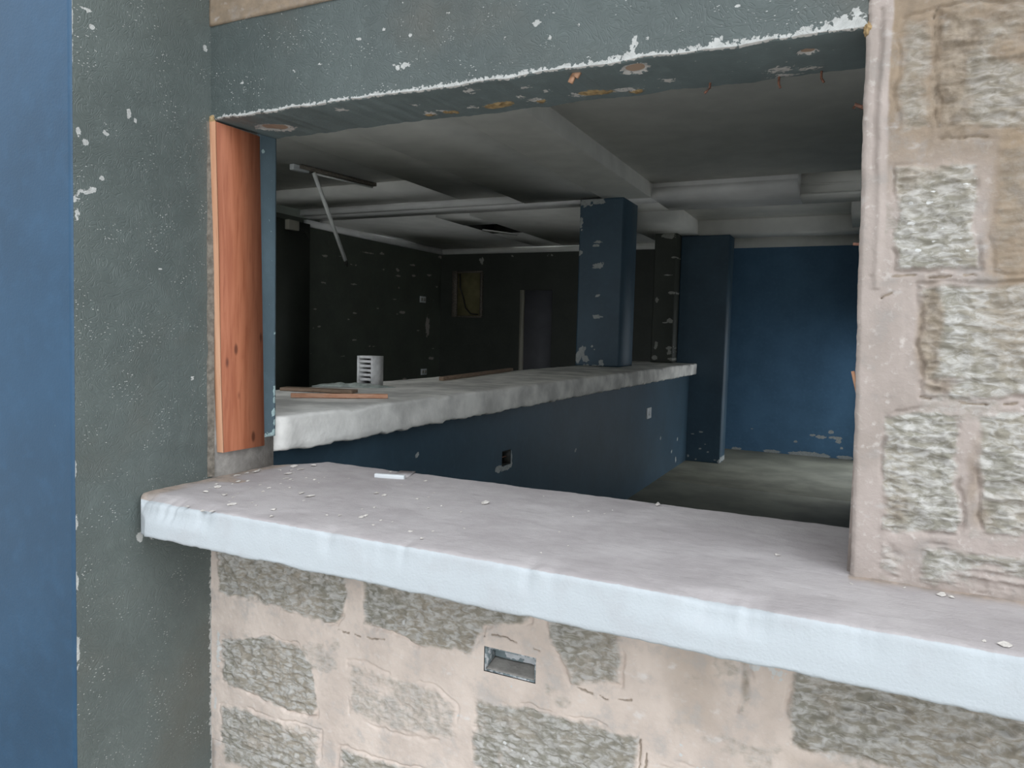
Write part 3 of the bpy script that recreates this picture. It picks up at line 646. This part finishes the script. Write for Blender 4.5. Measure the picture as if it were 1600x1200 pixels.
p_ = MB(); p_.obox((-4.19, 6.30, 1.224), (-3.84, 6.56, 1.19), .10, .010); p_.build('flap', M['ceil'], bpy.data.objects['ceiling_hatch'])

# ------------------------------------------------------------------ bar counter
bc = empty('bar_counter', (-1.95, 3.5, -1.4), 'long bar counter with rough concrete top running into the room', 'counter')
ys = np.concatenate([[.250, .2502, .252, .256, .262, .272, .285, .30], np.arange(.32, 6.79, .02), [6.79]])
NS = len(ys)
rx = np.interp(ys, [.25, .256, .262, .272, .285, .30, 8], [.050, .030, .021, .011, .004, 0, 0])
pr_ = []
top_w = np.linspace(-2.40, -1.69, 24)
for xq in top_w: pr_.append((xq, -.287))
pr_ += [(-1.675, -.2885), (-1.669, -.293), (-1.667, -.300), (-1.666, -.32), (-1.666, -.34), (-1.666, -.36), (-1.666, -.38), (-1.667, -.398), (-1.671, -.405), (-1.69, -.408), (-2.0, -.408), (-2.40, -.408)]
pr_ = np.array(pr_); n_ = len(pr_)
Xc = np.repeat(pr_[:, 0][None], NS, 0); Zc = np.repeat(pr_[:, 1][None], NS, 0); Yc = np.repeat(ys[:, None], n_, 1)
side = Xc > -1.68
Xc = Xc - np.where(Xc > -1.75, rx[:, None], 0) + np.where(side, (fbm(Yc*4, Zc*14, 3)-.5)*.007+(fbm(Yc*40, Zc*40, 5)-.5)*.004, 0)
lowm = (np.arange(n_) >= n_-5)[None]
Zc = Zc + np.where(lowm & (Xc > -1.75), (fbm(Yc*22, Yc*0, 7)-.5)*.022, (fbm(Yc*7, Xc*9, 8)-.5)*.006)
# nicks along the upper arris
Zc -= np.where((Xc > -1.70) & (Zc > -.30), .010*sstep(.60, .75, fbm(Yc*12, Yc*0, 9)), 0)
mb = MB(); mb.grid(np.stack([Xc, Yc, Zc], -1).transpose(1, 0, 2), closev=True)
for i in (0, NS-1): mb.raw(np.stack([Xc[i], Yc[i], Zc[i]], -1), [tuple(range(n_))])
mb.build('countertop', M['counter'], bc, smooth=True)
JB = (2.05, 2.165, -.735, -.650)
mb = chip_plane('', None, 0, -1.75, .25, 6.79, -1.4, -.40, .025, [(.40,-.50,.02,.012),(.36,-.52,.015,.008),(5.6,-1.0,.02,.02),(6.1,-1.2,.03,.015),(6.3,-1.32,.03,.03),(6.35,-1.1,.02,.02),(1.5,-.72,.02,.01),(1.2,-.55,.015,.01),(2.02,-.745,.05,.02),(2.17,-.70,.012,.05),(2.11,-.748,.06,.015),(3.2,-.8,.02,.015)], hole=[JB])
mb.box(-1.95, -1.83, .25, 6.79, -1.4, -.405, chip=-1)
for (ya, yb2, za, zb2) in ((.25, JB[0], -1.4, -.405), (JB[1], 6.79, -1.4, -.405), (JB[0], JB[1], -1.4, JB[2]), (JB[0], JB[1], JB[3], -.405)):
    mb.box(-1.83, -1.751, ya, yb2, za, zb2, chip=-1)
mb.build('base_wall', M['navy'], bc)
def open_box(mb, ax, a0, a1, z0, z1, face, depth, t):
    """thin five sided box open towards the viewer; ax 0: opens to +x at x=face, ax 1: opens to -y at y=face"""
    if ax == 0:
        B = lambda u0, u1, w0, w1, d0, d1: mb.box(face-d1, face-d0, u0, u1, w0, w1)
    else:
        B = lambda u0, u1, w0, w1, d0, d1: mb.box(u0, u1, face+d0, face+d1, w0, w1)
    B(a0, a1, z0, z1, depth-t, depth); B(a0, a0+t, z0, z1, 0, depth-t); B(a1-t, a1, z0, z1, 0, depth-t)
    B(a0+t, a1-t, z0, z0+t, 0, depth-t); B(a0+t, a1-t, z1-t, z1, 0, depth-t); return mb
jb = tag(open_box(MB(), 0, JB[0]+.002, JB[1]-.002, JB[2]+.002, JB[3]-.002, -1.752, .07, .004).build('junction_box', M['black']), 'dark empty junction box sunk into the blue counter base', 'box')
MB().tube([(-1.80, 2.07, -.69), (-1.775, 2.10, -.692), (-1.77, 2.14, -.69)], .003, 6).build('wire', M['rust'], jb)
sp = MB(); sp.box(-1.75, -1.738, 5.02, 5.16, -.755, -.655)
s_ = tag(sp.build('socket_plate', M['white_pl'], bevel=.003), 'pale plate low on the blue counter base near its far end', 'socket')
MB().box(-1.738, -1.733, 5.06, 5.12, -.725, -.685).build('switch', M['white_pl'], s_)

# ------------------------------------------------------------------ columns
def column(name, label, x0, x1, y0, y1, z0, z1, mat, chips, step=.012):
    us = np.arange(x0, x1+1e-4, (x1-x0)/max(2, round((x1-x0)/step))); vv = np.arange(z0, z1+1e-4, (z1-z0)/round((z1-z0)/step))
    U, V = np.meshgrid(us, vv); ch = chipfield(U, V, chips)
    m_ = MB(); m_.grid(np.stack([U, y0+0*U, V], -1), skirt=(1, y1), chip=ch)
    m_.raw([(x0, y1, z0), (x1, y1, z0), (x1, y1, z1), (x0, y1, z1)], [(3, 2, 1, 0)], chip=np.full(4, -1.))
    return tag(m_.build(name, mat), label, 'column')
C1 = [(-2.226,.855,.043,.012),(-2.244,.821,.037,.009),(-2.219,.64,.049,.029),(-2.209,.365,.025,.018),(-2.208,.171,.049,.018),(-2.389,-.219,.032,.054),(-2.353,-.146,.032,.048),(-2.319,-.223,.031,.036),(-2.254,-.101,.012,.012),(-2.234,-.13,.012,.009),(-2.314,1.241,.12,.018),(-2.363,1.209,.075,.032),(-2.239,1.214,.055,.020),(-2.40,1.056,.019,.071),(-2.40,.761,.019,.029),(-2.156,-.246,.025,.03),(-2.248,-.279,.10,.008)]
column('support_column', 'dark blue chipped column standing on the middle of the counter', -2.412, -2.0, 4.9, 5.35, -.284, 1.246, M['navy'], C1)
FP = [(-1.995,1.125,.073,.029),(-1.927,.886,.029,.011),(-1.939,.496,.044,.014),(-1.941,.184,.029,.022),(-2.006,.161,.029,.007),(-1.943,-.115,.037,.022),(-1.941,-.167,.029,.029),(-2.092,-.098,.022,.044),(-2.101,-.231,.03,.022),(-1.92,-.245,.044,.015),(-1.991,.692,.058,.007),(-2.105,.416,.022,.029)]
column('support_column', 'narrow dark pier with peeling paint at the far end of the counter', -2.15, -1.905, 6.60, 7.05, -.284, 1.15, M['pier'], FP)
FPB = [(-1.676,-1.089,.022,.007),(-1.591,-1.06,.021,.009),(-1.535,-1.194,.014,.007),(-1.59,-1.25,.021,.009),(-1.503,-1.279,.014,.009),(-1.723,-1.344,.014,.015),(-1.635,-1.372,.014,.01),(-1.421,-1.365,.014,.007),(-1.372,-1.37,.02,.03)]
column('support_column', 'wide blue column rising from the floor where the counter ends', -1.90, -1.37, 6.80, 7.12, -1.4, 1.142, M['navy'], FPB)

# ------------------------------------------------------------------ things on the counter
vb = empty('vent_block', (-2.237, 1.505, -.285), 'small white louvred block standing on the counter', 'block')
ax_ = Vector((-1, -.026, 0)).normalized(); ay_ = Vector((-.026, 1, 0)).normalized(); o_ = Vector((-2.189, 1.459, 0))
def vbox(mb, a0, a1, b0, b1, z0, z1):
    V = [tuple(o_+ax_*a+ay_*b_+Vector((0, 0, z_))) for z_ in (z0, z1) for b_ in (b0, b1) for a in (a0, a1)]
    return mb.raw(V, [(0, 1, 3, 2), (4, 6, 7, 5), (0, 4, 5, 1), (2, 3, 7, 6), (0, 2, 6, 4), (1, 5, 7, 3)])
zb0 = -.285; mb = MB()
vbox(mb, 0, .012, 0, .092, zb0, zb0+.152); vbox(mb, .083, .095, 0, .092, zb0, zb0+.152); vbox(mb, .012, .083, 0, .092, zb0, zb0+.012); vbox(mb, .012, .083, 0, .092, zb0+.140, zb0+.152); vbox(mb, .012, .083, .080, .092, zb0+.012, zb0+.140)
mb.build('casing', M['vent'], vb)
for k in range(5):
    s = MB(); vbox(s, .012, .083, .003, .040, zb0+.028+k*.0225, zb0+.0405+k*.0225); s.build('louvre', M['vent'], vb)
s = MB(); s.obox((-2.085, .770, -.285), (-1.775, 1.006, -.285), .022, .018); tag(s.build('wood_strip', M['strip'], bevel=.002), 'orange strip of freshly cut timber lying nearest on the counter', 'wood strip')
s = MB(); s.obox((-2.36, 1.02, -.285), (-2.03, 1.115, -.285), .07, .014); tag(s.build('wood_strip', M['oldwood'], bevel=.002), 'dull brown flat strip behind the orange strip on the counter', 'wood strip')
s = MB(); s.obox((-2.185, 2.11, -.285), (-2.385, 3.46, -.285), .030, .022); tag(s.build('wood_batten', M['oldwood'], bevel=.003), 'long thin dark batten lying along the counter top', 'batten')
u = np.linspace(0, 1, 40); v = np.linspace(0, 1, 10); U, V = np.meshgrid(u, v)
Xs = -2.40+.30*U+.04*(V-.5); Ys = 1.33+.12*U+.10*(V-.5); Zs = -.283+.030*fbm(U*11, V*3, 3)*np.sin(np.pi*V)*np.sin(np.pi*U)**.3
s = MB(); s.grid(np.stack([Xs, Ys, Zs], -1), skirt=(2, -.285)); tag(s.build('plastic_scrap', M['plastic_film'], smooth=True), 'crumpled greyish plastic scrap beside the white louvred block', 'scrap')

# ------------------------------------------------------------------ on the dark walls
def wall_socket(y, z, label):
    s = MB(); s.box(-5.786, -5.772, y-.075, y+.075, z-.045, z+.045)
    o = tag(s.build('wall_socket', M['white_pl'], bevel=.004), label, 'socket')
    for dy in (-.035, .035): MB().box(-5.772, -5.768, y+dy-.02, y+dy+.02, z-.022, z+.022).build('outlet', M['doorframe'], o)
wall_socket(7.49, .454, 'white double socket high on the dark side wall')
wall_socket(7.55, -.60, 'white double socket low on the dark side wall above the counter')
s = MB(); s.box(-5.70, -5.64, 4.60, 4.76, 1.06, 1.165); o = tag(s.build('junction_cover', M['doorframe'], bevel=.005), 'pale square box high on the side wall under the ceiling', 'box')
MB().tube([(-5.67, 4.78, 1.08), (-5.66, 4.86, 1.07), (-5.67, 4.93, 1.0)], .008, 6).build('cable', M['black'], o)
mp = empty('meter_recess', (-5.31, 7.97, .23), 'yellowed meter board with a loose cable on the dark far wall', 'meter board')
MB().box(-5.48, -5.09, 7.975, 8.0, .24, .87).build('backboard', M['board'], mp)
fr = MB(); fr.box(-5.55, -5.48, 7.93, 8.0, .22, .90); fr.box(-5.48, -5.07, 7.95, 8.0, .87, .90); fr.box(-5.48, -5.07, 7.95, 8.0, .215, .24); fr.box(-5.09, -5.06, 7.95, 8.0, .24, .87)
fr.build('frame', M['seam'], mp)
MB().tube([(-5.44, 7.965, .86), (-5.43, 7.96, .66), (-5.36, 7.955, .48), (-5.33, 7.955, .36), (-5.24, 7.955, .27), (-5.12, 7.96, .26)], .011, 8).build('cable', M['black'], mp)

# ------------------------------------------------------------------ dangling ceiling lamp
fl = empty('fluorescent_fitting', (-4.42, 3.85, 1.40), 'broken strip light fitting under the ceiling with its white tube dangling', 'light fitting')
MB().obox((-4.43, 3.42, 1.365), (-4.27, 4.36, 1.365), .05, .030).build('batten', M['seam'], fl)
s = MB(); s.obox((-4.47, 3.36, 1.345), (-4.445, 3.53, 1.345), .055, .05); s.build('end_cap', M['white_pl'], fl, bevel=.006)
MB().obox((-4.42, 3.58, 1.345), (-4.30, 4.33, 1.352), .016, .014).build('bracket', M['chrome'], fl)
P0 = Vector((-4.418, 3.579, 1.365)); P1v = Vector((-4.545, 4.217, .607))
MB().tube([P0, P0.lerp(P1v, .93)], .0185, 14).build('tube', M['chrome'], fl, smooth=False)
MB().tube([P0.lerp(P1v, .93), P0.lerp(P1v, .965), P1v], [.019, .018, .008], 12).build('tube_cap', M['black'], fl)
MB().tube([(-4.44, 3.5, 1.36), (-4.43, 3.55, 1.352), P0], .005, 6).build('wire', M['black'], fl)

# ------------------------------------------------------------------ recessed box in the stone below the ledge
ob = open_box(MB(), 1, hx0+.001, hx1-.001, hz0+.001, hz1-.001, -.002, .055, .003)
V = np.vstack(ob.v)
wb = empty('wall_box', (-.705, .02, -.806), 'empty metal socket box sunk into the stones under the ledge', 'box')
us = np.linspace(hx0+.004, hx1-.004, 40); vv = np.linspace(hz0+.004, hz1-.004, 22); U, V = np.meshgrid(us, vv)
ch = chipfield(U, V, [(-.70, -.762, .030, .022), (-.675, -.775, .025, .02), (-.725, -.775, .02, .012), (-.655, -.765, .012, .012)])
ob2 = MB(); ob2.grid(np.stack([U, .0495+0*U, V], -1), chip=ch); ob2.build('back_plate', M['galv'], wb)
open_box(MB(), 1, hx0+.001, hx1-.001, hz0+.001, hz1-.001, -.002, .055, .003).build('casing', M['galv'], wb)
us = np.linspace(hx0+.004, hx1-.004, 30); vv = np.linspace(0, 1, 8); U, V = np.meshgrid(us, vv)
H = .002+.013*V*(.6+.6*vnoise(U*40, V*0, 3))
MB().grid(np.stack([U, .001+.048*V, hz0+.004+H], -1), skirt=(2, hz0+.0045)).build('mortar_fill', M['render'], wb, smooth=True)
MB().obox((-.758, .045, -.760), (-.738, .045, -.752), .010, .012).build('terminal', M['chrome'], wb)

# ------------------------------------------------------------------ nails and splinters
def nail(name, pts, r, label, cat='nail', mat='rust', grp=None):
    s = MB(); s.tube(pts, r, 6); return tag(s.build(name, M[mat], smooth=True), label, cat, grp)
def bent(p, d, s=1.0):
    p = Vector(p); return [p+Vector((0, 0, .010)), p-Vector((0, 0, .012))*s, p+Vector(d)*.6-Vector((0, 0, .018)), p+Vector(d)-Vector((0, 0, .022))]
nail('nail', bent((-.342, .212, .578), (-.012, .0, 0)), .0028, 'bent rusty nail in the middle of the lintel underside')
nail('nail', bent((-.197, .236, .578), (.004, .0, 0)), .0028, 'rusty nail in the lintel underside beside a white paint patch')
nail('nail', bent((-.110, .232, .578), (.006, .0, 0)), .0028, 'rusty nail in the lintel underside closest to the stone jamb')
nail('nail', [(-.012, .12, .458), (-.026, .12, .464), (-.038, .12, .470), (-.040, .12, .463)], .004, 'reddish nail sticking out of the stone jamb near its top')
nail('nail', [(-.004, .12, .194), (-.015, .12, .195), (-.027, .12, .196)], .003, 'thin rusty nail sticking out of the middle of the stone jamb')
s = MB(); s.obox((-.003, .02, -.095), (-.013, .02, -.055), .006, .004, up=(0, 1, 0)); tag(s.build('wood_splinter', M['sapwood']), 'pale splinter clinging to the edge of the stone jamb', 'splinter')
s = MB(); s.obox((-.60, .026, .565), (-.592, .026, .577), .016, .008, up=(0, 1, 0)); s.obox((-.61, .026, .553), (-.603, .026, .567), .010, .008, up=(0, 1, 0)); tag(s.build('wood_peg', M['sapwood']), 'small pale peg stuck in the lintel edge', 'peg')
def lump(name, p, r, label, mat, seed, cat):
    bm = bmesh.new(); bmesh.ops.create_icosphere(bm, subdivisions=3, radius=1)
    V = np.array([v.co[:] for v in bm.verts]); F = [[v.index for v in f.verts] for f in bm.faces]; bm.free()
    n = .35+1.3*ridge(V[:, 0]*2.6+seed, V[:, 1]*2.6+V[:, 2]*2.1, seed)
    s = MB(); s.raw(np.array(p)+V*n[:, None]*np.array(r), F)
    return tag(s.build(name, M[mat], smooth=True), label, cat)
lump('foam_residue', (-1.668, .000, .572), (.008, .006, .011), 'yellow foam tuft above the top of the timber board', 'foam', 3, 'foam')
lump('foam_residue', (-.020, .002, .566), (.006, .006, .012), 'yellow foam tuft where the lintel meets the stone jamb', 'foam', 9, 'foam')

# ------------------------------------------------------------------ rubble on the ledge
DB = [(-1.641,.062,.008,.020),(-1.631,.128,.009,.021),(-1.642,.157,.006,.015),(-1.569,-.001,.006,.012),(-1.558,-.084,.010,.011),(-1.534,-.144,.008,.010),(-1.473,-.141,.009,.010),(-1.48,-.25,.005,.008),(-1.415,-.255,.008,.013),(-1.395,-.25,.005,.013),(-1.377,-.205,.008,.014),(-1.255,-.19,.006,.014),(-1.324,-.019,.008,.017),(-1.279,-.036,.008,.017),(-1.154,.088,.007,.019),(-1.126,.079,.006,.018),(-1.594,.252,.011,.016),(-1.559,.302,.010,.017),(-1.549,.231,.008,.016),(-1.532,.157,.009,.015),(-1.09,-.146,.005,.009),(-1.037,-.135,.006,.014),(-1.039,-.115,.005,.014),(-1.117,-.163,.004,.009),(-.97,-.18,.004,.009),(-.953,-.131,.003,.007),(-.818,-.213,.005,.008),(-.982,-.135,.003,.007),(-1.067,-.043,.003,.008),(-1.027,.088,.004,.012),(-1.014,.123,.004,.013),(-1.031,.176,.003,.010),(-.95,.022,.004,.008),(-1.132,.293,.005,.012),(-1.444,-.011,.004,.012),(-1.323,-.179,.003,.010),(-1.49,.104,.006,.014),(-1.639,.098,.006,.014),(-1.216,-.235,.006,.010),(-.874,-.178,.003,.006),(-.937,.062,.003,.009),(-1.296,.348,.005,.013),(-1.34,.202,.003,.011),(-.863,.03,.003,.008),(-.758,.302,.003,.011),(.189,-.231,.003,.006),(.15,-.04,.008,.011),(.164,-.043,.005,.011),(.006,-.057,.003,.008),(.092,-.031,.003,.008),(-.132,.057,.006,.009)]
for k in range(22): DB.append((-1.64+.25*rng.random(), -.20+.42*rng.random(), .0025+.003*rng.random(), .004+.006*rng.random()))
for k in range(20): DB.append((-1.5+1.1*rng.random(), -.20+.5*rng.random(), .002+.002*rng.random(), .003+.003*rng.random()))
def shard(seed):
    r = random.Random(seed); bm = bmesh.new()
    for k in range(12):
        v = Vector((r.gauss(0, 1), r.gauss(0, 1), r.gauss(0, 1))).normalized(); bm.verts.new((v.x, v.y, .5+v.z*.5))
    bmesh.ops.convex_hull(bm, input=bm.verts)
    for v in [v for v in bm.verts if not v.link_faces]: bm.verts.remove(v)
    me = bpy.data.meshes.new('crumb'); bm.to_mesh(me); bm.free(); me.materials.append(M['crumb']); return me
SH = [shard(k) for k in range(6)]
src = None
zs_l = Zl[3:3+len(tops)]; ys_l = Yl[3:3+len(tops)]
def ledge_z(x, y):
    i = int(np.argmin(np.abs(xs_led-x))); j = int(np.argmin(np.abs(Yl[3:3+len(tops), i]-y))); return float(Zl[3+j, i])
xs_led = Xl[0]
for i, (x, y, rx_, ry_) in enumerate(DB):
    if src is None:
        o = bpy.data.objects.new('plaster_crumb', SH[0]); src = o
    else:
        o = src.copy(); o.data = SH[i % 6]
    COL.objects.link(o)
    a = rx_; o.scale = (a*1.05, min(ry_, a*2.0), a*.75); o.rotation_euler = (0, 0, rng.random()*.8-.4)
    o.location = (x, y, ledge_z(x, y)+ZO-.0006)
    tag(o, 'tiny pale crumb of plaster scattered on the dusty concrete ledge', 'plaster crumb', 'plaster crumbs on the ledge')
def crumb(x, y, r, label):
    o = src.copy(); o.data = SH[3]; COL.objects.link(o); o.scale = r; o.location = (x, y, ledge_z(x, y)+ZO-.0006)
    tag(o, label, 'plaster crumb'); 
    if 'group' in o: del o['group']
crumb(-.853, .138, (.010, .017, .009), 'largest pale crumb alone in the middle of the ledge')
crumb(-.458, .355, (.006, .012, .010), 'small crumb standing on the inner edge of the ledge')
crumb(.214, -.235, (.010, .012, .006), 'round pale crumb on the front of the ledge below the stone wall')
s = MB(); zl = ledge_z(-1.24, .28)
s.obox((-1.290, .262, zl), (-1.200, .285, zl), .014, .012); tag(s.build('plastic_trunking', M['white_pl'], bevel=.001), 'short white strip lying across the ledge towards the room', 'strip')
s = MB(); s.obox((-1.262, .33, zl), (-1.215, .345, zl), .09, .004); tag(s.build('tile_offcut', M['ledge']), 'thin grey offcut lying behind the white strip on the ledge', 'offcut')
